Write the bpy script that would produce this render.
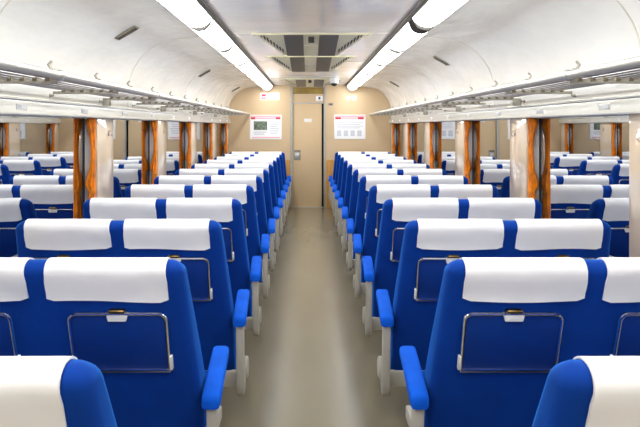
import bpy, bmesh, math, random
from mathutils import Vector, Matrix, noise as mnoise

random.seed(7)
scene = bpy.context.scene
for o in list(bpy.data.objects):
    bpy.data.objects.remove(o)
COL = scene.collection

# ---------------------------------------------------------------- camera, world, exposure
FPX = 605.0
CAM_X, CAM_Z = -0.025, 1.60
cd = bpy.data.cameras.new('camera')
cam = bpy.data.objects.new('camera', cd)
COL.objects.link(cam)
cam.location = (CAM_X, 0.0, CAM_Z)
cam.rotation_euler = (math.pi / 2, 0, 0)
cd.sensor_fit = 'HORIZONTAL'
cd.sensor_width = 36.0
cd.lens = FPX / 640.0 * 36.0
cd.shift_x = 11.5 / 640.0
cd.shift_y = -87.0 / 640.0
cd.clip_start = 0.02
scene.camera = cam

world = bpy.data.worlds.new('night')
world.use_nodes = True
bg = world.node_tree.nodes['Background']
bg.inputs['Color'].default_value = (0.55, 0.60, 0.68, 1)
bg.inputs['Strength'].default_value = 0.40
scene.world = world

scene.view_settings.view_transform = 'Standard'
scene.view_settings.look = 'None'
scene.view_settings.gamma = 1.0
scene.view_settings.use_curve_mapping = False
scene.view_settings.exposure = 1.0
LAMP_STRENGTH = 9.0

# ---------------------------------------------------------------- dimensions
PITCH = 0.91
ROW0 = 1.346 * PITCH - 0.025
NROWS = 12
YB, YE = -2.6, 11.97          # car body from behind the viewer to the end wall
XP, XG, XS = 1.60, 1.680, 1.76   # pillar panel face, glass plane, outer skin
ZC = 2.42                     # flat ceiling
WIN_TOP, WIN_BOT = 1.667, 0.80
PIL0, PILW = 4.52, 0.37       # near edge of a pillar panel, its length
SEAT_X = 0.988


# ---------------------------------------------------------------- materials
def srgb(r, g, b):
    f = lambda c: (c / 255 / 12.92) if c / 255 <= 0.04045 else ((c / 255 + 0.055) / 1.055) ** 2.4
    return (f(r), f(g), f(b), 1.0)


def sset(n, key, val):
    if key in n.inputs:
        n.inputs[key].default_value = val


def mat(name, col, rough=0.5, metal=0.0, spec=0.5, sheen=0.0, sheen_col=None, sheen_rough=0.4, coat=0.0, coat_rough=0.05, coat_ior=1.5,
        noise_scale=None, noise_amt=0.1, bump=0.0, bump_scale=None, bump_dist=0.01, stretch=(1, 1, 1), detail=3.0, rough_var=0.0):
    m = bpy.data.materials.new(name)
    m.use_nodes = True
    nt = m.node_tree
    p = nt.nodes['Principled BSDF']
    p.inputs['Base Color'].default_value = col
    p.inputs['Roughness'].default_value = rough
    p.inputs['Metallic'].default_value = metal
    sset(p, 'Specular IOR Level', spec)
    sset(p, 'Sheen Weight', sheen)
    sset(p, 'Sheen Roughness', sheen_rough)
    if sheen_col:
        sset(p, 'Sheen Tint', sheen_col)
    sset(p, 'Coat Weight', coat)
    sset(p, 'Coat Roughness', coat_rough)
    sset(p, 'Coat IOR', coat_ior)
    if noise_scale or bump:
        tc = nt.nodes.new('ShaderNodeTexCoord')
        mp = nt.nodes.new('ShaderNodeMapping')
        mp.inputs['Scale'].default_value = stretch
        nt.links.new(tc.outputs['Object'], mp.inputs['Vector'])
    if noise_scale:
        nz = nt.nodes.new('ShaderNodeTexNoise')
        nz.inputs['Scale'].default_value = noise_scale
        nz.inputs['Detail'].default_value = detail
        nt.links.new(mp.outputs[0], nz.inputs['Vector'])
        rp = nt.nodes.new('ShaderNodeValToRGB')
        rp.color_ramp.elements[0].position = 0.3
        rp.color_ramp.elements[1].position = 0.7
        d = 1 - noise_amt
        rp.color_ramp.elements[0].color = (col[0] * d, col[1] * d, col[2] * d, 1)
        u = 1 + noise_amt
        rp.color_ramp.elements[1].color = (min(1, col[0] * u), min(1, col[1] * u), min(1, col[2] * u), 1)
        nt.links.new(nz.outputs['Fac'], rp.inputs[0])
        nt.links.new(rp.outputs[0], p.inputs['Base Color'])
        if rough_var:
            mr = nt.nodes.new('ShaderNodeMapRange')
            mr.inputs['To Min'].default_value = max(0.02, rough - rough_var)
            mr.inputs['To Max'].default_value = rough + rough_var
            nt.links.new(nz.outputs['Fac'], mr.inputs['Value'])
            nt.links.new(mr.outputs[0], p.inputs['Roughness'])
    if bump:
        nb = nt.nodes.new('ShaderNodeTexNoise')
        nb.inputs['Scale'].default_value = bump_scale or 20
        nb.inputs['Detail'].default_value = detail
        nt.links.new(mp.outputs[0], nb.inputs['Vector'])
        bp = nt.nodes.new('ShaderNodeBump')
        bp.inputs['Strength'].default_value = bump
        bp.inputs['Distance'].default_value = bump_dist
        nt.links.new(nb.outputs['Fac'], bp.inputs['Height'])
        nt.links.new(bp.outputs[0], p.inputs['Normal'])
    return m


def wood(name, c1, c2):
    m = mat(name, c1, rough=0.35)
    nt = m.node_tree
    p = nt.nodes['Principled BSDF']
    tc = nt.nodes.new('ShaderNodeTexCoord')
    mp = nt.nodes.new('ShaderNodeMapping')
    mp.inputs['Scale'].default_value = (14, 14, 1.2)
    nz = nt.nodes.new('ShaderNodeTexNoise')
    nz.inputs['Scale'].default_value = 3
    nz.inputs['Detail'].default_value = 6
    rp = nt.nodes.new('ShaderNodeValToRGB')
    rp.color_ramp.elements[0].position = 0.3
    rp.color_ramp.elements[1].position = 0.75
    rp.color_ramp.elements[0].color = c1
    rp.color_ramp.elements[1].color = c2
    nt.links.new(tc.outputs['Object'], mp.inputs['Vector'])
    nt.links.new(mp.outputs[0], nz.inputs['Vector'])
    nt.links.new(nz.outputs['Fac'], rp.inputs[0])
    nt.links.new(rp.outputs[0], p.inputs['Base Color'])
    return m


def glass_mat(name):
    """Night-time double glazing: clear, reflecting most of the lit saloon at a glancing angle."""
    m = bpy.data.materials.new(name)
    m.use_nodes = True
    nt = m.node_tree
    nt.nodes.clear()
    out = nt.nodes.new('ShaderNodeOutputMaterial')
    mix = nt.nodes.new('ShaderNodeMixShader')
    tr = nt.nodes.new('ShaderNodeBsdfTransparent')
    tr.inputs['Color'].default_value = (0.62, 0.66, 0.68, 1)
    gl = nt.nodes.new('ShaderNodeBsdfGlossy')
    gl.inputs['Roughness'].default_value = 0.0
    gl.inputs['Color'].default_value = (0.95, 0.97, 1.0, 1)
    fr = nt.nodes.new('ShaderNodeFresnel')
    fr.inputs['IOR'].default_value = 14.0
    nt.links.new(fr.outputs[0], mix.inputs[0])
    nt.links.new(tr.outputs[0], mix.inputs[1])
    nt.links.new(gl.outputs[0], mix.inputs[2])
    nt.links.new(mix.outputs[0], out.inputs[0])
    return m


def emit(name, col, strength):
    m = bpy.data.materials.new(name)
    m.use_nodes = True
    nt = m.node_tree
    p = nt.nodes['Principled BSDF']
    p.inputs['Base Color'].default_value = (0.9, 0.9, 0.88, 1)
    p.inputs['Roughness'].default_value = 0.4
    p.inputs['Emission Color'].default_value = col
    p.inputs['Emission Strength'].default_value = strength
    return m


M = {}
M['moquette'] = mat('blue_moquette', srgb(3, 54, 140), rough=0.85, spec=0.15, sheen=0.9, sheen_col=srgb(50, 150, 255), sheen_rough=0.35,
                    noise_scale=9, noise_amt=0.10, bump=0.25, bump_scale=900, bump_dist=0.001)
M['arm'] = mat('blue_arm_fabric', srgb(4, 80, 188), rough=0.85, spec=0.15, sheen=0.9, sheen_col=srgb(40, 120, 255), sheen_rough=0.35,
               noise_scale=12, noise_amt=0.10, bump=0.25, bump_scale=900, bump_dist=0.001)
M['traypanel'] = mat('blue_tray_board', srgb(4, 50, 128), rough=0.6, spec=0.25, noise_scale=14, noise_amt=0.06)
M['cover'] = mat('white_cover_cloth', srgb(240, 238, 236), rough=0.9, spec=0.1, sheen=0.1, bump=0.12, bump_scale=420, bump_dist=0.001)
M['chrome'] = mat('chrome', srgb(215, 215, 220), rough=0.16, metal=1.0)
M['alu'] = mat('aluminium', srgb(190, 190, 188), rough=0.35, metal=0.8, noise_scale=6, noise_amt=0.08)
M['brass'] = mat('brass', srgb(132, 108, 66), rough=0.3, metal=1.0)
M['whiteplastic'] = mat('white_plastic', srgb(232, 230, 224), rough=0.4)
M['cream_paint'] = mat('cream_paint', srgb(176, 170, 156), rough=0.42, noise_scale=10, noise_amt=0.05)
M['dark_paint'] = mat('dark_paint', srgb(70, 68, 64), rough=0.6)
M['floor'] = mat('floor_vinyl', srgb(122, 113, 92), rough=0.24, spec=0.5, noise_scale=2.0, noise_amt=0.05, stretch=(1.4, 0.5, 1), detail=4,
                 rough_var=0.03, bump=0.05, bump_scale=60, bump_dist=0.004)
M['beige'] = mat('beige_laminate', srgb(208, 181, 142), rough=0.45, noise_scale=2, noise_amt=0.02)
M['door'] = mat('door_paint', srgb(206, 178, 137), rough=0.45, noise_scale=2, noise_amt=0.02)
M['pillar'] = mat('glossy_pillar_laminate', srgb(226, 203, 172), rough=0.30, spec=0.6, coat=1.0, coat_rough=0.02, coat_ior=2.3, noise_scale=2, noise_amt=0.02)
M['dado'] = mat('dado_laminate', srgb(206, 196, 178), rough=0.45)
M['cove'] = mat('cream_ceiling_sheet', srgb(246, 243, 234), rough=0.15, spec=0.7, noise_scale=4, noise_amt=0.03, rough_var=0.06, stretch=(1, 0.4, 1),
                bump=0.5, bump_scale=3.6, bump_dist=0.04)
M['ceil'] = mat('grey_white_ceiling_sheet', srgb(234, 235, 233), rough=0.12, spec=0.9, noise_scale=3, noise_amt=0.03, rough_var=0.04,
                bump=0.3, bump_scale=2.4, bump_dist=0.02)
M['valance'] = mat('cream_valance', srgb(226, 222, 208), rough=0.2, spec=0.5, bump=0.2, bump_scale=3, bump_dist=0.02)
M['seam'] = mat('seam_strip', srgb(222, 217, 202), rough=0.4)
M['skin'] = mat('outer_skin', srgb(90, 90, 90), rough=0.8)
M['black'] = mat('black_gap', srgb(22, 22, 24), rough=0.5)
M['unit'] = mat('vent_unit_cream', srgb(244, 236, 196), rough=0.4)
M['smoked'] = mat('grey_intake_screen', srgb(78, 80, 76), rough=0.35, noise_scale=60, noise_amt=0.12)
M['slot'] = mat('dark_slot', srgb(52, 46, 40), rough=0.6)
M['display'] = mat('amber_display_glass', srgb(150, 124, 58), rough=0.15, coat=0.6, noise_scale=5, noise_amt=0.25)
M['wood'] = wood('honey_wood', srgb(196, 140, 66), srgb(214, 162, 86))
M['lamp'] = emit('lamp_diffuser', (0.95, 0.975, 1.0, 1), LAMP_STRENGTH)
M['poster_white'] = mat('poster_white', srgb(246, 244, 242), rough=0.35)
M['poster_red'] = mat('poster_red', srgb(214, 40, 66), rough=0.4)
M['poster_pink'] = mat('poster_pink', srgb(244, 176, 186), rough=0.4)
M['poster_grey'] = mat('poster_grey_print', srgb(206, 208, 214), rough=0.4, noise_scale=60, noise_amt=0.15)
M['poster_photo'] = mat('poster_photo_print', srgb(104, 118, 98), rough=0.4, noise_scale=24, noise_amt=0.6)
M['sign_grey'] = mat('sign_grey', srgb(160, 150, 132), rough=0.4)
M['ink'] = mat('sign_ink', srgb(40, 40, 44), rough=0.5)
M['glass'] = glass_mat('window_glass')
M['frame_grey'] = mat('window_frame_grey', srgb(196, 198, 196), rough=0.35)
M['rail_grey'] = mat('lamp_rail_grey', srgb(104, 99, 90), rough=0.4, metal=0.3)
M['band'] = mat('lamp_joint_rubber', srgb(60, 56, 50), rough=0.6, spec=0.2)
M['rack'] = mat('rack_tube', srgb(196, 192, 182), rough=0.30, metal=0.6)
M['slat'] = mat('slat_tube', srgb(138, 132, 126), rough=0.28, metal=0.8)
M['clip'] = mat('slat_clip_plastic', srgb(128, 118, 92), rough=0.5)
M['gasket'] = mat('gasket', srgb(40, 42, 44), rough=0.5)


def curtain_mat(name):
    m = mat(name, srgb(226, 120, 24), rough=0.75, spec=0.2, sheen=0.4)
    nt = m.node_tree
    p = nt.nodes['Principled BSDF']
    tc = nt.nodes.new('ShaderNodeTexCoord')
    mp = nt.nodes.new('ShaderNodeMapping')
    mp.inputs['Scale'].default_value = (16, 16, 6)
    nz = nt.nodes.new('ShaderNodeTexNoise')
    nz.inputs['Scale'].default_value = 1.6
    nz.inputs['Detail'].default_value = 3
    rp = nt.nodes.new('ShaderNodeValToRGB')
    rp.color_ramp.elements[0].position = 0.36
    rp.color_ramp.elements[1].position = 0.56
    rp.color_ramp.elements[0].color = srgb(176, 96, 36)
    rp.color_ramp.elements[1].color = srgb(246, 134, 10)
    nt.links.new(tc.outputs['Object'], mp.inputs['Vector'])
    nt.links.new(mp.outputs[0], nz.inputs['Vector'])
    nt.links.new(nz.outputs['Fac'], rp.inputs[0])
    nt.links.new(rp.outputs[0], p.inputs['Base Color'])
    return m


M['curtain'] = curtain_mat('orange_brown_curtain')
M['tie'] = mat('curtain_tie', srgb(244, 140, 12), rough=0.7)


# ---------------------------------------------------------------- mesh helpers
class MB:
    """Collects vertices and faces; build() links them as ONE mesh object."""

    def __init__(self):
        self.v, self.f = [], []

    def add(self, vs, fs):
        b = len(self.v)
        self.v += [tuple(p) for p in vs]
        self.f += [tuple(i + b for i in f) for f in fs]
        return self

    def box(self, x0, x1, y0, y1, z0, z1, T=None):
        vs = [Vector(p) for p in ((x0, y0, z0), (x1, y0, z0), (x1, y1, z0), (x0, y1, z0), (x0, y0, z1), (x1, y0, z1), (x1, y1, z1), (x0, y1, z1))]
        if T:
            vs = [T @ p if isinstance(T, Matrix) else Vector(T(p)) for p in vs]
        return self.add(vs, [(0, 3, 2, 1), (4, 5, 6, 7), (0, 1, 5, 4), (1, 2, 6, 5), (2, 3, 7, 6), (3, 0, 4, 7)])

    def rbox(self, x0, x1, y0, y1, z0, z1, r, seg=2, T=None):
        bm = bmesh.new()
        bmesh.ops.create_cube(bm, size=1)
        for v in bm.verts:
            v.co = Vector(((x0 + x1) / 2 + v.co.x * (x1 - x0), (y0 + y1) / 2 + v.co.y * (y1 - y0), (z0 + z1) / 2 + v.co.z * (z1 - z0)))
        bmesh.ops.bevel(bm, geom=bm.edges[:], offset=r, segments=seg, profile=0.5, affect='EDGES')
        bm.verts.index_update()
        vs = [Vector(v.co) for v in bm.verts]
        fs = [tuple(v.index for v in f.verts) for f in bm.faces]
        bm.free()
        if T:
            vs = [T @ p if isinstance(T, Matrix) else Vector(T(p)) for p in vs]
        return self.add(vs, fs)

    def loft(self, rings, cap0=True, cap1=True, closed=True):
        n = len(rings[0])
        vs = [p for r in rings for p in r]
        fs = []
        for i in range(len(rings) - 1):
            for j in range(n if closed else n - 1):
                k = (j + 1) % n
                fs.append((i * n + j, i * n + k, (i + 1) * n + k, (i + 1) * n + j))
        if cap0:
            fs.append(tuple(range(n - 1, -1, -1)))
        if cap1:
            fs.append(tuple((len(rings) - 1) * n + j for j in range(n)))
        return self.add(vs, fs)

    def tube(self, pts, r, n=8, closed=False):
        pts = [Vector(p) for p in pts]
        rings = []
        N = len(pts)
        prev = None
        for i, p in enumerate(pts):
            a = pts[(i - 1) % N] if (closed or i > 0) else p
            b = pts[(i + 1) % N] if (closed or i < N - 1) else p
            t = (b - a).normalized()
            if prev is None:
                ref = Vector((0, 0, 1)) if abs(t.z) < 0.9 else Vector((1, 0, 0))
            else:
                ref = prev
            u = (ref - t * ref.dot(t)).normalized()
            prev = u
            w = t.cross(u)
            rr = r[i] if isinstance(r, (list, tuple)) else r
            rings.append([p + (u * math.cos(2 * math.pi * k / n) + w * math.sin(2 * math.pi * k / n)) * rr for k in range(n)])
        if closed:
            rings.append(rings[0])
            return self.loft(rings, False, False)
        return self.loft(rings)

    def prism(self, poly, x0, x1):
        """polygon in (y, z) extruded along x"""
        n = len(poly)
        vs = [(x0, y, z) for y, z in poly] + [(x1, y, z) for y, z in poly]
        fs = [tuple(range(n)), tuple(range(2 * n - 1, n - 1, -1))]
        fs += [(i, i + n, (i + 1) % n + n, (i + 1) % n) for i in range(n)]
        return self.add(vs, fs)

    def extrude_y(self, poly, y0, y1):
        """polygon in (x, z) extruded along y"""
        n = len(poly)
        vs = [(x, y0, z) for x, z in poly] + [(x, y1, z) for x, z in poly]
        fs = [tuple(range(n)), tuple(range(2 * n - 1, n - 1, -1))]
        fs += [(i, i + n, (i + 1) % n + n, (i + 1) % n) for i in range(n)]
        return self.add(vs, fs)

    def mesh(self, name, m, sharp=40, bevel=0):
        me = bpy.data.meshes.new(name)
        me.from_pydata(self.v, [], self.f)
        bm = bmesh.new()
        bm.from_mesh(me)
        bmesh.ops.recalc_face_normals(bm, faces=bm.faces)
        if bevel:
            es = [e for e in bm.edges if len(e.link_faces) == 2 and e.calc_face_angle(0) > 0.6]
            bmesh.ops.bevel(bm, geom=es, offset=bevel, segments=2, profile=0.5, affect='EDGES')
        bm.to_mesh(me)
        bm.free()
        me.polygons.foreach_set('use_smooth', [True] * len(me.polygons))
        me.set_sharp_from_angle(angle=math.radians(sharp))
        me.materials.append(m)
        return me

    def build(self, name, m, parent=None, sharp=40, bevel=0, loc=None):
        return link(name, self.mesh(name, m, sharp, bevel), parent, loc)


def link(name, me, parent=None, loc=None):
    o = bpy.data.objects.new(name, me)
    COL.objects.link(o)
    if parent:
        o.parent = parent
    if loc:
        o.location = loc
    return o


def tag(o, label=None, cat=None, group=None, kind=None):
    if label:
        o['label'] = label
    if cat:
        o['category'] = cat
    if group:
        o['group'] = group
    if kind:
        o['kind'] = kind
    return o


def empty(name, loc=(0, 0, 0)):
    o = bpy.data.objects.new(name, None)
    COL.objects.link(o)
    o.location = loc
    o.empty_display_size = 0.1
    return o


def struct(o):
    o['kind'] = 'structure'
    return o


def copy_tree(o, parent=None):
    c = o.copy()
    COL.objects.link(c)
    c.parent = parent
    for ch in list(o.children):
        copy_tree(ch, c)
    return c


ORD = ['first', 'second', 'third', 'fourth', 'fifth', 'sixth', 'seventh', 'eighth', 'ninth', 'tenth', 'eleventh', 'twelfth', 'thirteenth']
SIDE = {-1: 'photo-poster side', 1: 'plain-poster side'}

# ================================================================ SETTING
# floor
fl = MB().box(-XS, XS, YB, YE + 0.6, -0.06, 0.0).build('floor', M['floor'])
struct(fl)

# flat centre of the ceiling: panels between cross seams, over a backing board
ceil = struct(MB().box(-XS, XS, YB, YE + 0.6, ZC + 0.02, ZC + 0.06).build('ceiling', M['skin']))
SEAMS = [5.3 + 2.35 * k for k in range(-4, 4)]
cuts = [YB] + [s for s in SEAMS if YB + 0.2 < s < YE - 0.2] + [YE]
for a, b in zip(cuts[:-1], cuts[1:]):
    MB().box(-0.704, 0.704, a + 0.002, b - 0.002, ZC, ZC + 0.018).build('ceiling_panel', M['ceil'], ceil)
for s in cuts[1:-1]:
    MB().box(-0.69, 0.69, s - 0.012, s + 0.012, ZC - 0.004, ZC).build('seam_strip', M['seam'], ceil)

# curved ceiling sides ("cove" sheets) for each side
COVE = [(0.935, 2.385), (1.02, 2.382), (1.12, 2.375), (1.22, 2.36), (1.31, 2.335), (1.39, 2.295), (1.455, 2.245), (1.51, 2.18),
        (1.555, 2.11), (1.585, 2.035), (1.602, 1.95), (1.607, 1.86), (1.607, 1.755)]


def offset_curve(pts, d):
    out = []
    for i, (x, z) in enumerate(pts):
        a = pts[max(0, i - 1)]
        b = pts[min(len(pts) - 1, i + 1)]
        tx, tz = b[0] - a[0], b[1] - a[1]
        L = math.hypot(tx, tz)
        out.append((x - tz / L * d, z + tx / L * d))
    return out


def cove_at(x):
    for (x0, z0), (x1, z1) in zip(COVE[:-1], COVE[1:]):
        if x0 <= x <= x1:
            t = (x - x0) / (x1 - x0)
            return z0 + (z1 - z0) * t, math.atan2(z1 - z0, x1 - x0)
    return COVE[-1][1], -math.pi / 2


for s in (-1, 1):
    out_c = offset_curve(COVE, 0.012)
    # which side of the curve is outside: up / away from the aisle
    if out_c[0][1] < COVE[0][1]:
        out_c = offset_curve(COVE, -0.012)
    poly = [(s * x, z) for x, z in COVE] + [(s * x, z) for x, z in reversed(out_c)]
    cs = [YB] + [q for q in [2.95 + 2.35 * k for k in range(-3, 5)] if YB + 0.2 < q < YE - 0.3] + [YE]
    for a, b in zip(cs[:-1], cs[1:]):
        MB().extrude_y(poly, a + 0.0015, b - 0.0015).build('cove_panel', M['cove'], ceil, sharp=50)
    inn = offset_curve(COVE, 0.003 if out_c[0][1] < COVE[0][1] else -0.003)
    thin = [(s * x, z) for x, z in COVE] + [(s * x, z) for x, z in reversed(inn)]
    for q in cs[1:-1]:
        MB().extrude_y(thin, q - 0.006, q + 0.006).build('seam_strip', M['seam'], ceil)

# side walls: dado, sill, pillar panels, valance
WALL = {}
PILS = [PIL0 + 1.82 * n for n in range(-4, 5)]
for s, nm in ((-1, 'left'), (1, 'right')):
    w = MB()
    a, b = sorted((s * (XP - 0.0), s * XS))
    w.box(a, b, YB, YE, 0.0, WIN_BOT)
    w = struct(w.build('wall_' + nm, M['dado']))
    WALL[s] = w
    a, b = sorted((s * (XP - 0.045), s * (XG + 0.01)))
    MB().rbox(a, b, YB + 0.002, YE - 0.002, WIN_BOT, WIN_BOT + 0.022, 0.006).build('sill', M['alu'], w)
    # outer skin above the windows
    a, b = sorted((s * (XP + 0.03), s * XS))
    MB().box(a, b, YB, YE, WIN_TOP + 0.02, ZC + 0.02).build('upper_wall', M['skin'], w)
    # valance with curtain rail box below the rack
    prof = [(1.572, 1.668), (1.566, 1.674), (1.566, 1.735), (1.574, 1.750), (1.590, 1.757), (1.63, 1.757), (1.63, 1.668)]
    MB().extrude_y([(s * x, z) for x, z in prof], YB + 0.002, YE - 0.002).build('valance', M['valance'], w)
    MB().extrude_y([(s * x, z) for x, z in [(1.565, 1.741), (1.562, 1.745), (1.565, 1.749), (1.576, 1.749), (1.576, 1.741)]], YB + 0.003, YE - 0.003).build('valance_trim', M['alu'], w)
    MB().extrude_y([(s * x, z) for x, z in [(1.560, 1.664), (1.560, 1.672), (1.575, 1.676), (XG, 1.676), (XG, 1.664)]], YB + 0.003, YE - 0.003).build('valance_edge', M['alu'], w)
    for k, y in enumerate(PILS):
        y1 = min(y + PILW, YE - 0.003)
        if y1 < YB:
            continue
        y0 = max(y, YB + 0.003)
        a, b = sorted((s * XP, s * (XS - 0.002)))
        MB().rbox(a, b, y0, y1, WIN_BOT + 0.022, WIN_TOP, 0.006).build('pillar_panel', M['pillar'], w)
        # coat hook on the panel
        if 2.5 < y < 11.6:
            yc = y + 0.235
            x = s * XP
            h = MB().rbox(*sorted((x, x - s * 0.006)), yc - 0.014, yc + 0.014, 1.525, 1.57, 0.002)
            h.tube([(x - s * 0.004, yc, 1.56), (x - s * 0.022, yc, 1.564), (x - s * 0.030, yc, 1.576)], 0.0035, 6)
            h.tube([(x - s * 0.004, yc, 1.535), (x - s * 0.018, yc, 1.528), (x - s * 0.026, yc, 1.532), (x - s * 0.029, yc, 1.543)], 0.0035, 6)
            h.build('coat_hook', M['chrome'], w)

# windows: pane, alloy frame, gasket
wn = 1
for s in (-1, 1):
    for k in range(-1, len(PILS)):
        y0 = PILS[k] + PILW if k >= 0 else YB
        y1 = PILS[k + 1] if k + 1 < len(PILS) else YE
        y0 = max(y0, YB)
        if y1 - y0 < 0.5:
            continue
        z0, z1 = WIN_BOT + 0.022, WIN_TOP
        a, b = sorted((s * XG, s * (XG + 0.008)))
        pane = struct(MB().box(a, b, y0, y1, z0, z1).build('window_%d' % wn, M['glass']))
        wn += 1
        fx = sorted((s * (XG - 0.042), s * (XG - 0.001)))
        MB().add([(s * x, y, z) for z in (z0 + 0.02, z1 - 0.008) for x, y in ((XG - 0.040, y1 - 0.0125), (XG - 0.001, y1 - 0.064), (XG - 0.001, y1 - 0.0125))],
                 [(0, 1, 2), (3, 5, 4), (0, 3, 4, 1), (1, 4, 5, 2), (2, 5, 3, 0)]).build('frame_reveal', M['frame_grey'], pane)
        for nm2, yy0, yy1, zz0, zz1 in (('frame_post', y0 + 0.0, y0 + 0.012, z0, z1), ('frame_post', y1 - 0.012, y1, z0, z1),
                                        ('frame_rail', y0 + 0.013, y1 - 0.013, z0, z0 + 0.02), ('frame_rail', y0 + 0.013, y1 - 0.013, z1 - 0.008, z1)):
            MB().rbox(fx[0], fx[1], yy0, yy1, zz0, zz1, 0.002).build(nm2, M['frame_grey'], pane)
        gx = sorted((s * (XG - 0.008), s * (XG - 0.001)))
        MB().box(gx[0], gx[1], y1 - 0.070, y1 - 0.0645, z0 + 0.02, z1 - 0.008).build('gasket', M['gasket'], pane)
        MB().box(gx[0], gx[1], y0 + 0.0125, y0 + 0.018, z0 + 0.02, z1 - 0.008).build('gasket', M['gasket'], pane)

# end wall with door opening, and the wall behind the viewer
DX0, DX1, DZ = -0.335, 0.275, 2.057
we = struct(MB().box(-XS, DX0 - 0.055, YE, YE + 0.05, 0, ZC + 0.02).build('wall_end', M['beige']))
MB().box(DX1 + 0.045, XS, YE, YE + 0.05, 0, ZC + 0.02).build('wall_panel', M['beige'], we)
MB().box(DX0, DX1, YE + 0.012, YE + 0.05, DZ + 0.012, 2.243).build('transom_panel', M['beige'], we)
MB().box(DX0, DX1, YE + 0.008, YE + 0.05, 2.245, 2.372).build('header_display', M['display'], we)
MB().box(DX0, DX1, YE + 0.004, YE + 0.05, 2.374, ZC + 0.02).build('header_panel', M['beige'], we)
MB().box(DX0, DX1, YE + 0.006, YE + 0.05, DZ, DZ + 0.012).build('door_head_rail', M['alu'], we)
MB().rbox(DX0 - 0.055, DX0, YE - 0.02, YE + 0.05, 0, ZC, 0.004).build('door_post', M['cream_paint'], we)
MB().rbox(DX1, DX1 + 0.045, YE - 0.02, YE + 0.05, 0, ZC, 0.004).build('door_post', M['cream_paint'], we)
MB().box(-XS, DX0 - 0.056, YE - 0.012, YE, 0.0, 0.937).build('wainscot', M['wood'], we)
MB().box(DX1 + 0.046, XS, YE - 0.012, YE, 0.0, 0.937).build('wainscot', M['wood'], we)
# dark vestibule edge seen beside the door leaf
MB().box(DX0, DX1, YE + 0.16, YE + 0.18, 0, DZ).build('vestibule_backing', M['black'], we)
MB().box(DX0 - 0.01, DX0 - 0.0, YE + 0.05, YE + 0.16, 0, DZ).build('vestibule_cheek', M['black'], we)
MB().box(DX1, DX1 + 0.01, YE + 0.05, YE + 0.16, 0, DZ).build('vestibule_cheek', M['black'], we)
door = struct(MB().rbox(DX0 + 0.004, 0.236, YE + 0.02, YE + 0.048, 0.006, DZ - 0.004, 0.003).build('door_1', M['door']))
# recessed pull
px = lambda u: (u - 308.5) * YE / FPX + CAM_X
pz = lambda v: CAM_Z + (126.5 - v) * YE / FPX
hx0, hx1, hz0, hz1 = px(294.2), px(300.6), pz(160.2), pz(150.0)
hp = MB().rbox(hx0, hx1, YE + 0.016, YE + 0.022, hz0, hz1, 0.002).build('pull_plate', M['sign_grey'], door)
MB().rbox(hx0 + 0.015, hx1 - 0.03, YE + 0.012, YE + 0.017, hz0 + 0.02, hz1 - 0.06, 0.002).build('pull_cup', M['alu'], hp)
MB().box(hx0 + 0.006, hx1 - 0.006, YE + 0.0145, YE + 0.0165, hz1 - 0.03, hz1 - 0.012).build('pull_lip', M['slot'], hp)
MB().box(px(304.0), px(311.9), YE + 0.017, YE + 0.0205, pz(122.0), pz(118.6)).build('door_sticker', M['whiteplastic'], door)
MB().box(DX0, DX1, YE + 0.0, YE + 0.05, 0.0, 0.006).build('threshold', M['alu'], we)

wb = struct(MB().box(-XS, XS, YB - 0.05, YB, 0, ZC + 0.02).build('wall_back', M['beige']))

# ================================================================ CEILING LIGHTS
LIN, LOUT = (0.735, 2.398), (0.925, 2.358)


def lamp_profile(n=9, bulge=0.048):
    pts = []
    dx, dz = LOUT[0] - LIN[0], LOUT[1] - LIN[1]
    L = math.hypot(dx, dz)
    nx, nz = dz / L, -dx / L
    for i in range(n):
        t = i / (n - 1)
        b = bulge * (1 - abs(2 * t - 1) ** 2.6)
        pts.append((LIN[0] + dx * t + nx * b, LIN[1] + dz * t + nz * b))
    return pts


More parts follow.
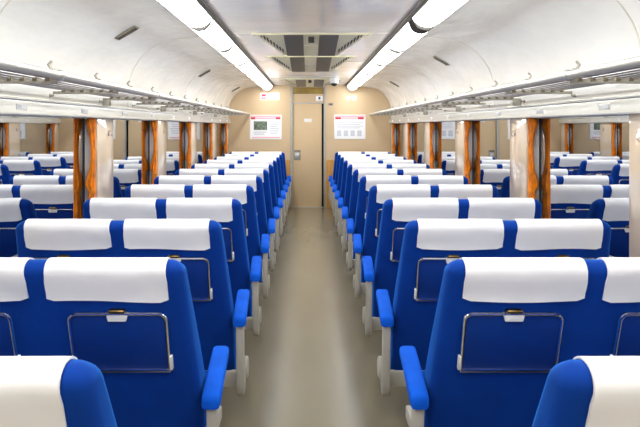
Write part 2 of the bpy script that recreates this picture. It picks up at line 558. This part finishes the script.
for s in (-1, 1):
    t = empty('ceiling_light_strip', (s * 0.83, 4.6, 2.40))
    side_word = 'photo poster' if s < 0 else 'plain poster'
    tag(t, 'long bright fluorescent light strip running along the ceiling towards the %s' % side_word, 'ceiling light', 'ceiling light strips')
    pf = lamp_profile()
    inv = Vector((-s * 0.83, -4.6, -2.40))

    def B(mb, nm, m, **k):
        mb.v = [tuple(Vector(v) + inv) for v in mb.v]
        return mb.build(nm, m, t, **k)
    first = 4.47 if s < 0 else 4.53
    js = [first + 1.31 * k for k in range(-5, 6)]
    ys = [q for q in js if YB + 0.3 < q < YE - 0.3]
    ends = [YB + 0.1] + ys + [YE - 0.10]
    for a, b in zip(ends[:-1], ends[1:]):
        back = [(x, z + 0.02) for x, z in (LOUT, LIN)]
        B(MB().extrude_y([(s * x, z) for x, z in pf + back], a + (0.101 if s > 0 and abs(a - 4.53) < 0.05 else 0.023), b - (0.101 if s > 0 and abs(b - 4.53) < 0.05 else 0.023)), 'diffuser', M['lamp'], sharp=60)
    wide = lamp_profile(bulge=0.071)
    for i, q in enumerate(ys):
        hw = 0.10 if (s > 0 and abs(q - 4.53) < 0.05) else 0.022
        B(MB().extrude_y([(s * x, z) for x, z in wide] + [(s * LOUT[0], LOUT[1] + 0.02), (s * LIN[0], LIN[1] + 0.02)], q - hw, q + hw), 'joint_band', M['band'])
    for q in (ends[0], ends[-1]):
        B(MB().extrude_y([(s * x, z) for x, z in wide] + [(s * LOUT[0], LOUT[1] + 0.02), (s * LIN[0], LIN[1] + 0.02)], q - 0.012, q + 0.009), 'end_cap', M['whiteplastic'])
    B(MB().extrude_y([(s * x, z) for x, z in ((0.703, 2.421), (0.706, 2.400), (0.713, 2.394), (0.732, 2.388), (0.735, 2.40), (0.735, 2.43), (0.703, 2.43))], YB + 0.05, YE - 0.02), 'inner_rail', M['rail_grey'])
    B(MB().extrude_y([(s * x, z) for x, z in ((0.925, 2.352), (0.940, 2.360), (0.940, 2.40), (0.925, 2.40))], YB + 0.05, YE - 0.02), 'outer_rail', M['whiteplastic'])
    B(MB().extrude_y([(s * x, z) for x, z in ((0.735, 2.425), (0.935, 2.386), (0.935, 2.43), (0.735, 2.43))], YB + 0.05, YE - 0.02), 'housing', M['whiteplastic'])

# ================================================================ LUGGAGE RACKS
RZ = 1.835
CLIP = MB().rbox(-0.012, 0.012, -0.014, 0.014, -0.010, 0.011, 0.003, 1).mesh('slat_clip', M['clip'])
for s in (-1, 1):
    t = empty('luggage_rack', (s * 1.6, 4.6, RZ))
    side_word = 'photo poster' if s < 0 else 'plain poster'
    tag(t, 'overhead tubular metal luggage rack above the windows on the %s side' % side_word, 'luggage rack', 'overhead luggage racks')
    inv = Vector((-s * 1.6, -4.6, -RZ))

    def B(mb, nm, m, **k):
        mb.v = [tuple(Vector(v) + inv) for v in mb.v]
        return mb.build(nm, m, t, **k)
    y0, y1 = YB + 0.01, YE - 0.004
    B(MB().tube([(s * 1.19, y0, RZ + 0.004), (s * 1.19, y1, RZ + 0.004)], 0.020, 16), 'front_rail', M['rack'])
    for x in (1.245, 1.305, 1.365, 1.425, 1.485, 1.54):
        B(MB().tube([(s * x, y0, RZ - 0.006), (s * x, y1, RZ - 0.006)], 0.0065, 8), 'slat', M['slat'])
    yb = 2.84 - 5 * 0.91
    k = -5
    while yb < YE - 0.1:
        b = MB()
        b.rbox(*sorted((s * 1.20, s * 1.606)), yb - 0.010, yb + 0.010, RZ - 0.034, RZ - 0.016, 0.003)
        B(b, 'support_bar', M['cream_paint'])
        for x in (1.245, 1.305, 1.365, 1.425, 1.485, 1.54):
            link('slat_clip', CLIP, t, Vector((s * x, yb, RZ - 0.014)) + inv)
        if k % 2 == 0:
            c = MB()
            # clamp ring round the front rail and the bracket arm rising to the wall
            ring = [[(s * 1.19 + math.cos(a) * r, yb + dy, RZ + 0.004 + math.sin(a) * r) for a in [2 * math.pi * q / 14 for q in range(14)]]
                    for r, dy in ((0.0205, -0.018), (0.0275, -0.015), (0.0275, 0.015), (0.0205, 0.018))]
            c.loft(ring, False, False)
            B(c, 'clamp_ring', M['alu'])
            B(MB().prism([(yb - 0.014, RZ - 0.03), (yb + 0.014, RZ - 0.03), (yb + 0.014, RZ - 0.075), (yb - 0.014, RZ - 0.075)], *sorted((s * 1.55, s * 1.607))), 'wall_bracket', M['cream_paint'], bevel=0.003)
        yb += 0.91
        k += 1
    yh = 2.78 - 0.607 * 6
    while yh < YE - 0.2:
        h = MB()
        h.rbox(*sorted((s * 1.185, s * 1.215)), yh - 0.010, yh + 0.010, RZ + 0.016, RZ + 0.034, 0.004)
        h.tube([(s * 1.205, yh, RZ + 0.03), (s * 1.218, yh, RZ + 0.05), (s * 1.205, yh, RZ + 0.066)], [0.008, 0.009, 0.006], 8)
        B(h, 'rail_knob', M['cream_paint'])
        yh += 0.607

# hat hooks and seat number plates under the racks
for s in (-1, 1):
    for k in range(0, 10):
        y = 2.83 + 0.87 * k
        if y > YE - 0.3 or y < 2.6:
            continue
        x = s * 1.607
        t = MB().rbox(*sorted((x, x - s * 0.008)), y - 0.009, y + 0.009, 1.778, 1.800, 0.003)
        t.tube([(x - s * 0.004, y, 1.79), (x - s * 0.018, y, 1.787), (x - s * 0.024, y, 1.796)], [0.004, 0.005, 0.006], 8)
        t.build('hat_hook', M['cream_paint'], WALL[s])
    for k in range(0, 10):
        y = 3.25 + PITCH * k
        if y > YE - 0.3:
            continue
        x = s * 1.566
        pl = MB().rbox(*sorted((x - s * 0.004, x)), y - 0.06, y + 0.06, 1.690, 1.722, 0.0015).build('seat_number_plate', M['whiteplastic'], WALL[s])
        MB().box(*sorted((x - s * 0.0055, x - s * 0.004)), y - 0.05, y - 0.012, 1.697, 1.715).build('plate_mark', M['poster_grey'], pl)

# ================================================================ CEILING VENT UNITS
def ceiling_unit(y0, y1, label, sensor):
    zt, zb = ZC - 0.002, 2.335
    wn_, wf, bi, bo = 0.515, 0.262, 0.072, 0.246
    t = empty('ceiling_vent_unit', (0, y0, ZC))
    tag(t, label, 'ceiling vent', 'ceiling vent units')
    L = y1 - y0
    P = lambda x, f, d=0.0: (x, L * f, (zt + (zb - zt) * f) - ZC - d)
    b = MB()
    # wedge: wide edge lies at the ceiling, narrow edge hangs lower
    b.add([P(-wn_, 0), P(wn_, 0), P(wf, 1), P(-wf, 1), (-wn_, 0, 0.0), (wn_, 0, 0.0), (wf, L, 0.0), (-wf, L, 0.0)],
          [(0, 1, 2, 3), (4, 7, 6, 5), (0, 4, 5, 1), (1, 5, 6, 2), (2, 6, 7, 3), (3, 7, 4, 0)])
    b.build('body', M['unit'], t)
    for s in (-1, 1):
        q = MB()
        xs = [s * bi, s * bo]
        q.add([P(xs[0], 0.03, 0.004), P(xs[1], 0.03, 0.004), P(xs[1], 0.985, 0.004), P(xs[0], 0.985, 0.004),
               P(xs[0], 0.03, -0.002), P(xs[1], 0.03, -0.002), P(xs[1], 0.985, -0.002), P(xs[0], 0.985, -0.002)],
              [(0, 1, 2, 3), (4, 7, 6, 5), (0, 4, 5, 1), (1, 5, 6, 2), (2, 6, 7, 3), (3, 7, 4, 0)])
        q.build('intake_screen', M['smoked'], t)
        # louvre slots along the slanting edge
        n = 8
        for i in range(n):
            xa = 0.272 + 0.024 * i
            xb = xa + 0.013
            fh = (wn_ - xa) / (wn_ - wf)
            f1 = fh - 0.13
            f0 = max(0.06, f1 - 0.20)
            l = MB()
            q = [(xa, f0 + 0.03), (xb, f0), (xb, f1 - 0.05), (xa, f1)]
            l.add([P(s * x, f, 0.003) for x, f in q] + [P(s * x, f, -0.002) for x, f in q],
                  [(0, 1, 2, 3), (4, 7, 6, 5), (0, 4, 5, 1), (1, 5, 6, 2), (2, 6, 7, 3), (3, 7, 4, 0)])
            l.build('louvre_slot', M['slot'], t)
    MB().rbox(-wn_ - 0.01, wn_ + 0.01, -0.014, 0.006, -0.016, 0.0, 0.003).build('edge_trim', M['unit'], t)
    if sensor:
        MB().rbox(-0.028, 0.028, 0.13, 0.2, -0.06, -0.01, 0.004).build('sensor_box', M['slot'], t)
    MB().box(-bi + 0.006, bi - 0.006, L * 0.5 - 0.004, L * 0.5 + 0.004, (zt + zb) / 2 - ZC - 0.003, (zt + zb) / 2 - ZC + 0.004).build('seam', M['seam'], t)
    return t


ceiling_unit(5.31, 6.30, 'large cream ceiling vent unit with two grey screens, first towards the door', True)
ceiling_unit(7.02, 8.10, 'cream ceiling vent unit between the sensor unit and the dome camera', False)
ceiling_unit(10.35, 11.20, 'small-looking ceiling vent unit beside the dome camera, above the door', True)

# air slots in the curved ceiling
for s, ys, word in ((-1, (4.48, 7.86, 11.2), 'photo-poster side'), (1, (6.37, 9.85), 'plain-poster side')):
    for i, y in enumerate(ys):
        x0, x1 = 1.30, 1.44
        z0, _ = cove_at(x0)
        z1, _ = cove_at(x1)
        a = math.atan2(z1 - z0, x1 - x0)
        T = Matrix.Translation((s * (x0 + x1) / 2, y, (z0 + z1) / 2 - 0.004)) @ Matrix.Rotation(-s * -a if s > 0 else a, 4, 'Y')
        T = Matrix.Translation((s * (x0 + x1) / 2, y, (z0 + z1) / 2 - 0.006)) @ Matrix.Rotation(-a * s, 4, 'Y')
        t = empty('air_vent', (s * (x0 + x1) / 2, y, (z0 + z1) / 2))
        tag(t, 'grey slotted air vent in the curved ceiling, %s, %s from the door' % (word, ORD[len(ys) - 1 - i]), 'air vent', 'curved ceiling air vents')
        inv = Matrix.Translation((-s * (x0 + x1) / 2, -y, -(z0 + z1) / 2))
        MB().rbox(-0.09, 0.09, -0.045, 0.045, -0.006, 0.006, 0.002, T=inv @ T).build('vent_frame', M['sign_grey'], t)
        for j in range(4):
            yy = -0.030 + j * 0.020
            MB().box(-0.08, 0.08, yy - 0.005, yy + 0.005, -0.0075, -0.004, T=inv @ T).build('vent_slot', M['slot'], t)

# dome camera
t = empty('dome_camera', (0.355, 9.6, ZC))
t.location = (px(334) * 10.2 / YE, 10.2, ZC)
tag(t, 'white round dome camera with dark lens on the ceiling near the door', 'camera')
prof = [(0.0, 0.0), (0.075, 0.0), (0.075, -0.07), (0.068, -0.082), (0.0, -0.082)]
MB().loft([[(r * math.cos(2 * math.pi * k / 20), r * math.sin(2 * math.pi * k / 20), z) for k in range(20)] for r, z in [(0.075, 0.0), (0.078, -0.02), (0.076, -0.085), (0.066, -0.094)]]).build('housing', M['whiteplastic'], t)
MB().loft([[(0.055 * math.cos(a) * math.cos(2 * math.pi * k / 16), 0.055 * math.cos(a) * math.sin(2 * math.pi * k / 16), -0.092 - 0.05 * math.sin(a)) for k in range(16)] for a in (0, 0.4, 0.8, 1.2, 1.5)]).build('lens_dome', M['black'], t)

# ================================================================ SIGNS AND POSTERS on the end wall
def slab(t, name, m, u0, u1, v0, v1, d0, d1, sub=None):
    o = MB().box(px(u0), px(u1), YE - d1, YE - d0, pz(v1), pz(v0))
    inv = Vector(t.location)
    o.v = [tuple(Vector(p) - inv) for p in o.v]
    return o.build(name, m, sub or t)


def at_wall(u, v):
    return (px(u), YE, pz(v))


t = empty('wall_poster', at_wall(265.8, 139))
tag(t, 'framed white poster with red header and a dark photo beside the door', 'poster')
slab(t, 'frame', M['whiteplastic'], 249.8, 281.8, 114.8, 139.4, 0.0, 0.012)
sh = slab(t, 'sheet', M['poster_white'], 250.6, 281.0, 115.6, 138.6, 0.0125, 0.014)
slab(t, 'header_tint', M['poster_pink'], 250.8, 280.8, 115.7, 117.0, 0.0145, 0.0152)
slab(t, 'header_band', M['poster_red'], 251.0, 255.5, 117.2, 119.3, 0.0145, 0.0156)
slab(t, 'header_band', M['poster_red'], 275.6, 280.4, 117.2, 119.3, 0.0145, 0.0156)
slab(t, 'title_text', M['poster_pink'], 256.0, 275.0, 117.4, 119.0, 0.0145, 0.0156)
slab(t, 'photo', M['poster_photo'], 253.8, 267.2, 121.3, 130.0, 0.0145, 0.0156)
for i in range(6):
    slab(t, 'text_line', M['poster_grey'], 270.2, 279.5 - (i % 3), 121.5 + i * 2.2, 122.6 + i * 2.2, 0.0145, 0.0152)
for i in range(2):
    slab(t, 'text_line', M['poster_grey'], 253.8, 266.5 - i * 2, 131.6 + i * 2.0, 132.6 + i * 2.0, 0.0145, 0.0152)
slab(t, 'footer_band', M['poster_pink'], 252, 280, 136.9, 138.0, 0.0145, 0.0152)

t = empty('wall_poster', at_wall(349.8, 139))
tag(t, 'framed white text poster with red header and no photo', 'poster')
slab(t, 'frame', M['whiteplastic'], 334.0, 365.6, 114.6, 139.2, 0.0, 0.012)
slab(t, 'sheet', M['poster_white'], 334.8, 364.8, 115.4, 138.4, 0.0125, 0.014)
slab(t, 'header_tint', M['poster_pink'], 335.0, 364.6, 115.5, 117.0, 0.0145, 0.0152)
slab(t, 'header_band', M['poster_red'], 335.2, 341.0, 117.2, 119.2, 0.0145, 0.0156)
slab(t, 'header_band', M['poster_red'], 357.6, 363.8, 117.2, 119.2, 0.0145, 0.0156)
slab(t, 'title_text', M['poster_pink'], 341.5, 357.0, 117.4, 118.8, 0.0145, 0.0156)
for i in range(4):
    slab(t, 'text_line', M['poster_grey'], 337.0, 363.0 - (i % 2) * 3, 122.4 + i * 1.7, 123.2 + i * 1.7, 0.0145, 0.0152)
for i in range(4):
    slab(t, 'text_column', M['poster_grey'], 336.8 + i * 6.8, 341.2 + i * 6.8, 130.4, 136.2, 0.0145, 0.0152)

t = empty('notice_sign', at_wall(269.5, 100))
tag(t, 'white notice sign with a red mark above the photo poster', 'sign')
slab(t, 'board', M['poster_white'], 260.2, 279.3, 92.9, 99.9, 0.0, 0.008)
mk = slab(t, 'red_mark', M['poster_red'], 261.6, 265.9, 94.2, 96.6, 0.0085, 0.0095)
slab(t, 'red_caption', M['poster_red'], 261.2, 266.2, 97.4, 98.8, 0.0085, 0.0095)
for i in range(2):
    slab(t, 'pink_caption', M['poster_pink'], 268.2 + i * 5.6, 270.6 + i * 5.4, 94.2, 96.4, 0.0085, 0.0092)
    slab(t, 'grey_caption', M['poster_grey'], 268.0 + i * 5.6, 272.6 + i * 5.6, 97.5, 98.6, 0.0085, 0.0092)

for u0, u1, lab in ((346.4, 350.6, 'small pale square sticker above the text poster, next to the door'), (352.3, 356.2, 'small pale square sticker above the text poster, farther from the door')):
    t = empty('wall_sticker', at_wall((u0 + u1) / 2, 100))
    tag(t, lab, 'sticker')
    slab(t, 'backing', M['poster_white'], u0, u1, 95.8, 100.0, 0.0, 0.004)
    slab(t, 'grey_mark', M['poster_grey'], u0 + 0.7, u1 - 0.7, 96.6, 98.6, 0.0045, 0.005)

t = empty('wall_plaque', at_wall(330.5, 106))
tag(t, 'small grey oblong plaque on the wall beside the door post', 'plaque')
slab(t, 'plate', M['sign_grey'], 328.2, 333.2, 102.8, 105.6, 0.0, 0.01)
slab(t, 'engraving', M['ink'], 329.4, 332.2, 103.7, 104.8, 0.0105, 0.0115)

t = empty('door_number_sign', at_wall(319.3, 101))
tag(t, 'small white sign with dark figure above the door corner', 'sign')
slab(t, 'board', M['poster_white'], 316.0, 322.6, 96.0, 101.0, 0.022, 0.03)
slab(t, 'figure', M['ink'], 318.4, 320.4, 97.0, 99.4, 0.0305, 0.032)
slab(t, 'caption', M['poster_grey'], 317.2, 321.6, 99.8, 100.5, 0.0305, 0.032)
slab(t, 'bracket', M['alu'], 318.0, 321.0, 96.5, 97.5, 0.0, 0.022)

# ================================================================ CURTAINS
def curtain_mesh(sx, seed):
    """Gathered curtain, tied low down: stacked lobed cross-sections. sx: direction of the window side."""
    mb = MB()
    rings = []
    zs = [1.662, 1.645, 1.62, 1.58, 1.52, 1.44, 1.36, 1.28, 1.22, 1.18, 1.15, 1.12, 1.08, 1.02, 0.95, 0.88, 0.835]
    wid = [0.034, 0.042, 0.042, 0.034, 0.026, 0.021, 0.020, 0.025, 0.036, 0.044, 0.040, 0.026, 0.030, 0.036, 0.040, 0.042, 0.042]   # along the car
    thk = [0.026, 0.032, 0.031, 0.024, 0.018, 0.015, 0.015, 0.019, 0.028, 0.033, 0.030, 0.020, 0.022, 0.026, 0.029, 0.030, 0.030]   # across
    n = 36
    for i, z in enumerate(zs):
        ring = []
        for k in range(n):
            a = 2 * math.pi * k / n
            lobe = 1 + 0.13 * math.sin(7 * a + seed + z * 3) + 0.06 * math.sin(11 * a + seed * 2 - z * 5)
            ring.append((sx * (thk[i] + 0.003) + math.cos(a) * thk[i] * lobe, math.sin(a) * wid[i] * lobe, z))
        rings.append(ring)
    mb.loft(rings)
    return mb


vis = [p for p in PILS if p > 4.0]
for s in (-1, 1):
    for i, p in enumerate(vis):
        t = empty('window_curtain', (s * XP, p - 0.050, WIN_BOT))
        tag(t, 'orange-brown curtain tied back at a window, %s, %s from the door' % (SIDE[s], ORD[len(vis) - 1 - i]), 'curtain', 'tied window curtains')
        mb = curtain_mesh(s, i * 1.7 + (0.6 if s > 0 else 0))
        mb.v = [(x, y, z - WIN_BOT) for x, y, z in mb.v]
        mb.build('drape', M['curtain'], t, sharp=80)
        MB().loft([[(s * 0.023 + math.cos(2 * math.pi * k / 20) * 0.0235 * q, math.sin(2 * math.pi * k / 20) * 0.030 * q, z - WIN_BOT) for k in range(20)]
                   for q, z in ((0.95, 1.105), (1.08, 1.11), (1.08, 1.14), (0.95, 1.145))]).build('tie_band', M['tie'], t, sharp=50)

# ================================================================ SEATS
RZS = [(0.24, 0.255, 0.39), (0.45, 0.205, 0.36), (0.70, 0.132, 0.285), (0.85, 0.088, 0.222), (1.00, 0.042, 0.155), (1.09, 0.012, 0.114)]


def lerp_prof(z, idx):
    if z <= RZS[0][0]:
        return RZS[0][idx]
    for a, b in zip(RZS[:-1], RZS[1:]):
        if z <= b[0]:
            t = (z - a[0]) / (b[0] - a[0])
            return a[idx] + (b[idx] - a[idx]) * t
    a, b = RZS[-2], RZS[-1]
    t = (z - a[0]) / (b[0] - a[0])
    return a[idx] + (b[idx] - a[idx]) * t


rear = lambda z: lerp_prof(z, 1)
front = lambda z: lerp_prof(z, 2)
TOP = 1.122
RT = 0.046


def half_w(z):
    return 0.518 + 0.048 * min(1, max(0, (1.10 - z) / 0.62))


def rrect(hw, y0, y1, z, r=0.034, nc=5, nx=10):
    r = min(r, (y1 - y0) / 2 * 0.98, hw * 0.9)
    pts = []
    for cx, cy, a0 in ((hw - r, y0 + r, -math.pi / 2), (hw - r, y1 - r, 0), (-hw + r, y1 - r, math.pi / 2), (-hw + r, y0 + r, math.pi)):
        for k in range(nc):
            a = a0 + math.pi / 2 * k / (nc - 1)
            pts.append((cx + r * math.cos(a), cy + r * math.sin(a), z))
    return pts


def backrest_mesh():
    rings = []
    for z in (0.24, 0.26, 0.35, 0.45, 0.55, 0.65, 0.75, 0.85, 0.93, 1.0, 1.04, TOP - RT):
        ins = 0.012 if z == 0.24 else 0
        rings.append(rrect(half_w(z) - ins, rear(z) + ins, front(z) - ins, z))
    zb = TOP - RT
    y0, y1 = rear(zb), front(zb)
    hy = (y1 - y0) / 2
    for k in range(1, 7):
        a = math.pi / 2 * k / 6
        q = 1 - math.cos(a)
        z = zb + RT * math.sin(a)
        sh = -(z - zb) * 0.25
        rings.append(rrect(half_w(z) - RT * q, y0 + hy * q * 0.94 + sh, y1 - hy * q * 0.94 + sh, z, r=0.034))
    return MB().loft(rings)


def cover_path(off):
    """(y, z, nominal) down the rear face, over the top and down the front face"""
    zb = TOP - RT
    pts = []
    for z in (0.978, 0.988, 1.005, 1.027, 1.05, zb):
        pts.append((rear(z) - off, z))
    y0, y1 = rear(zb), front(zb)
    hy, cy = (y1 - y0) / 2 + off, (y0 + y1) / 2
    for k in range(1, 12):
        a = math.pi * k / 12
        z = zb + (RT + off) * math.sin(a)
        pts.append((cy - hy * math.cos(a) - max(0, z - zb) * 0.25, z))
    for z in (zb, 1.05, 1.0, 0.95, 0.90):
        pts.append((front(z) + off, z))
    return pts


def cover_mesh(x0, x1, seed):
    po, pi_ = cover_path(0.0075), cover_path(0.0025)
    nu = 16
    mb = MB()

    def grid(path, amp):
        g = []
        n = len(path)
        for i, (y, z) in enumerate(path):
            for j in range(nu + 1):
                u = j / nu
                e = abs(2 * u - 1)
                # rounded lower corners on the rear hem
                x = x0 + (x1 - x0) * u
                zz = z
                if i < 3:
                    zz = z + (0.009 * max(0, (e - 0.86) / 0.14) ** 2 + 0.004 * math.sin(u * 5 + seed)) * (3 - i) / 3
                w = mnoise.noise(Vector((x * 9 + seed * 3.1, z * 9, seed))) * 0.007 + mnoise.noise(Vector((x * 22, z * 30 + seed, 3.7))) * 0.0015
                hang = amp * w * (1.0 if i < 8 else 0.5)
                flare = 0.006 * max(0, (1.0 - z) / 0.04) * (0.4 + 0.6 * e) if i < 4 else 0
                taper = 0.006 * (1 if i < 5 else 0) * (2 * u - 1)
                g.append((x + taper * 0.5, y - (abs(hang) + flare) * amp, zz + (abs(hang) * 0.6 if 5 < i < 15 else 0)))
        return g
    a = grid(po, 1.0)
    b = grid(pi_, 0.0)
    n, m_ = len(po), nu + 1
    fs = []
    for i in range(n - 1):
        for j in range(nu):
            q = (i * m_ + j, i * m_ + j + 1, (i + 1) * m_ + j + 1, (i + 1) * m_ + j)
            fs.append(q)
            fs.append(tuple(k + n * m_ for k in reversed(q)))
    for i in range(n - 1):
        for j in (0, nu):
            fs.append((i * m_ + j, (i + 1) * m_ + j, (i + 1) * m_ + j + n * m_, i * m_ + j + n * m_))
    for j in range(nu):
        for i in (0, n - 1):
            fs.append((i * m_ + j, i * m_ + j + 1, i * m_ + j + 1 + n * m_, i * m_ + j + n * m_))
    mb.add(a + b, fs)
    return mb


def tray_T(xc):
    """tray coordinates (u across, v up along the rear face, w out towards the row behind) -> seat coordinates"""
    zc = 0.820
    yc = rear(zc)
    d = Vector((0, rear(0.91) - rear(0.665), 0.91 - 0.665)).normalized()
    nrm = Vector((0, -d.z, d.y))
    return lambda p: Vector((xc, yc, zc)) + Vector((p[0], 0, 0)) + d * p[1] + nrm * p[2]


def build_seat(s):
    """double seat for the side s of the aisle (aisle on -s in x)"""
    t = empty('double_seat')
    ai = -s                                       # direction of the aisle
    backrest_mesh().build('backrest', M['moquette'], t, sharp=50)
    for k, sg in enumerate((ai, -ai)):
        a, b = sorted((sg * 0.036, sg * 0.462))
        cover_mesh(a, b, 1.3 + k * 2.2 + s).build('headrest_cover', M['cover'], t, sharp=70)
        a, b = sorted((sg * 0.006, sg * 0.52))
        c = MB().rbox(a, b, 0.34, 0.80, 0.30, 0.44, 0.04, 3)
        c.build('seat_cushion', M['moquette'], t, sharp=60)
        # folding tray on the rear of the backrest
        T = tray_T(sg * 0.279)
        hw, hh = 0.174, 0.118
        tr = MB().rbox(-hw + 0.006, hw - 0.006, -hh + 0.006, hh - 0.006, 0.002, 0.012, 0.003, T=T).build('tray_table', M['traypanel'], t)
        path = [(-hw, -hh, 0.012)]
        r = 0.028
        for cx, cy, a0 in ((-hw + r, hh - r, math.pi), (hw - r, hh - r, math.pi / 2)):
            for q in range(6):
                an = a0 - math.pi / 2 * q / 5
                path.append((cx + r * math.cos(an), cy + r * math.sin(an), 0.012))
        path.append((hw, -hh, 0.012))
        MB().tube([T(p) for p in path], 0.0068, 8).build('tray_frame', M['chrome'], tr)
        MB().rbox(-hw - 0.004, hw + 0.004, -hh - 0.008, -hh + 0.008, 0.004, 0.018, 0.003, T=T).build('lower_bar', M['chrome'], tr)
        cap = ai
        MB().rbox(*sorted((cap * (hw + 0.002), cap * (hw + 0.013))), -hh + 0.004, -hh + 0.062, 0.003, 0.020, 0.003, T=T).build('hinge_cap', M['whiteplastic'], tr)
        # latch: brass catch above a white bevelled grip
        lt = MB()
        lt.add([T(p) for p in ((-0.040, hh + 0.004, 0.016), (0.040, hh + 0.004, 0.016), (0.032, hh - 0.024, 0.024), (-0.032, hh - 0.024, 0.024),
                               (-0.040, hh + 0.004, 0.003), (0.040, hh + 0.004, 0.003), (0.032, hh - 0.024, 0.003), (-0.032, hh - 0.024, 0.003))],
               [(0, 1, 2, 3), (4, 7, 6, 5), (0, 4, 5, 1), (1, 5, 6, 2), (2, 6, 7, 3), (3, 7, 4, 0)])
        la = lt.build('latch', M['whiteplastic'], tr, bevel=0.002)
        MB().rbox(-0.030, 0.030, hh + 0.004, hh + 0.019, 0.002, 0.022, 0.006, 3, T=T).build('latch_catch', M['brass'], tr)
    # armrests with their cream side plates
    for sg in (ai, -ai):
        xc = sg * (0.606 if sg == ai else 0.580)
        hw = 0.035 if sg == ai else 0.026
        rings = []
        for y, zt, th, ww in ((0.092, 0.612, 0.030, 0.84), (0.097, 0.617, 0.044, 0.95), (0.108, 0.622, 0.052, 1.0), (0.20, 0.632, 0.054, 1.0), (0.34, 0.644, 0.054, 1.0), (0.505, 0.654, 0.052, 1.0),
                              (0.520, 0.653, 0.044, 0.95), (0.526, 0.648, 0.030, 0.84)):
            ring = []
            r = min(0.016, th * 0.4)
            w2 = hw * ww
            mid = zt - 0.028
            z0, z1 = mid - th / 2, mid + th / 2
            for cx, cz, a0 in ((w2 - r, z0 + r, -math.pi / 2), (w2 - r, z1 - r, 0), (-w2 + r, z1 - r, math.pi / 2), (-w2 + r, z0 + r, math.pi)):
                for k in range(4):
                    a = a0 + math.pi / 2 * k / 3
                    ring.append((xc - (sg * 0.022 * (y - 0.1) / 0.42 if sg == ai else 0) + cx + r * math.cos(a), y, cz + r * math.sin(a)))
            rings.append(ring)
        ar = MB().loft(rings).build('armrest', M['arm'], t, sharp=50)
        # side plate below the pad
        poly = [(0.105, 0.572), (0.185, 0.578), (0.180, 0.50), (0.188, 0.40), (0.215, 0.345)]
        for k in range(9):
            a = math.radians(60 - 240 * k / 8)
            poly.append((0.195 + 0.068 * math.cos(a), 0.245 + 0.068 * math.sin(a)))
        poly += [(0.122, 0.34), (0.115, 0.44)]
        pw = 0.019
        MB().prism(poly, xc - pw, xc + pw).build('side_plate', M['cream_paint'], t, bevel=0.008)
        if sg == ai:
            hub = MB()
            hub.loft([[(xc + sg * dx, 0.285 + r * math.cos(2 * math.pi * k / 20), 0.285 + 1.15 * r * math.sin(2 * math.pi * k / 20)) for k in range(20)]
                      for r, dx in ((0.052, -0.012), (0.052, 0.022), (0.045, 0.028))])
            hub.build('pivot_cover', M['cream_paint'], t, sharp=35)
    MB().rbox(-0.60, 0.60, 0.225, 0.262, 0.20, 0.285, 0.008).build('rear_beam', M['cream_paint'], t)
    MB().rbox(-0.56, 0.56, 0.264, 0.72, 0.235, 0.300, 0.01).build('seat_frame', M['cream_paint'], t)
    pb = MB().loft([[(x * w, 0.48 + y * d, z) for x, y in ((-1, -1), (1, -1), (1, 1), (-1, 1))] for w, d, z in ((0.30, 0.19, 0.0), (0.30, 0.19, 0.03), (0.20, 0.13, 0.06), (0.18, 0.12, 0.236))])
    pb.build('pedestal', M['dark_paint'], t, bevel=0.006)
    return t


for s in (-1, 1):
    proto = build_seat(s)
    for k in range(NROWS):
        o = proto if k == 0 else copy_tree(proto)
        o.location = (s * SEAT_X, ROW0 + PITCH * k, 0)
        n = NROWS - 1 - k
        if k == 0:
            o.location = (s * SEAT_X + (0.014 if s < 0 else 0.007), ROW0 - 0.028, 0)
        lab = 'blue double seat with white headrest covers, %s row from the door, %s' % (ORD[n], SIDE[s])
        tag(o, lab, 'seat', 'rows of blue double seats')
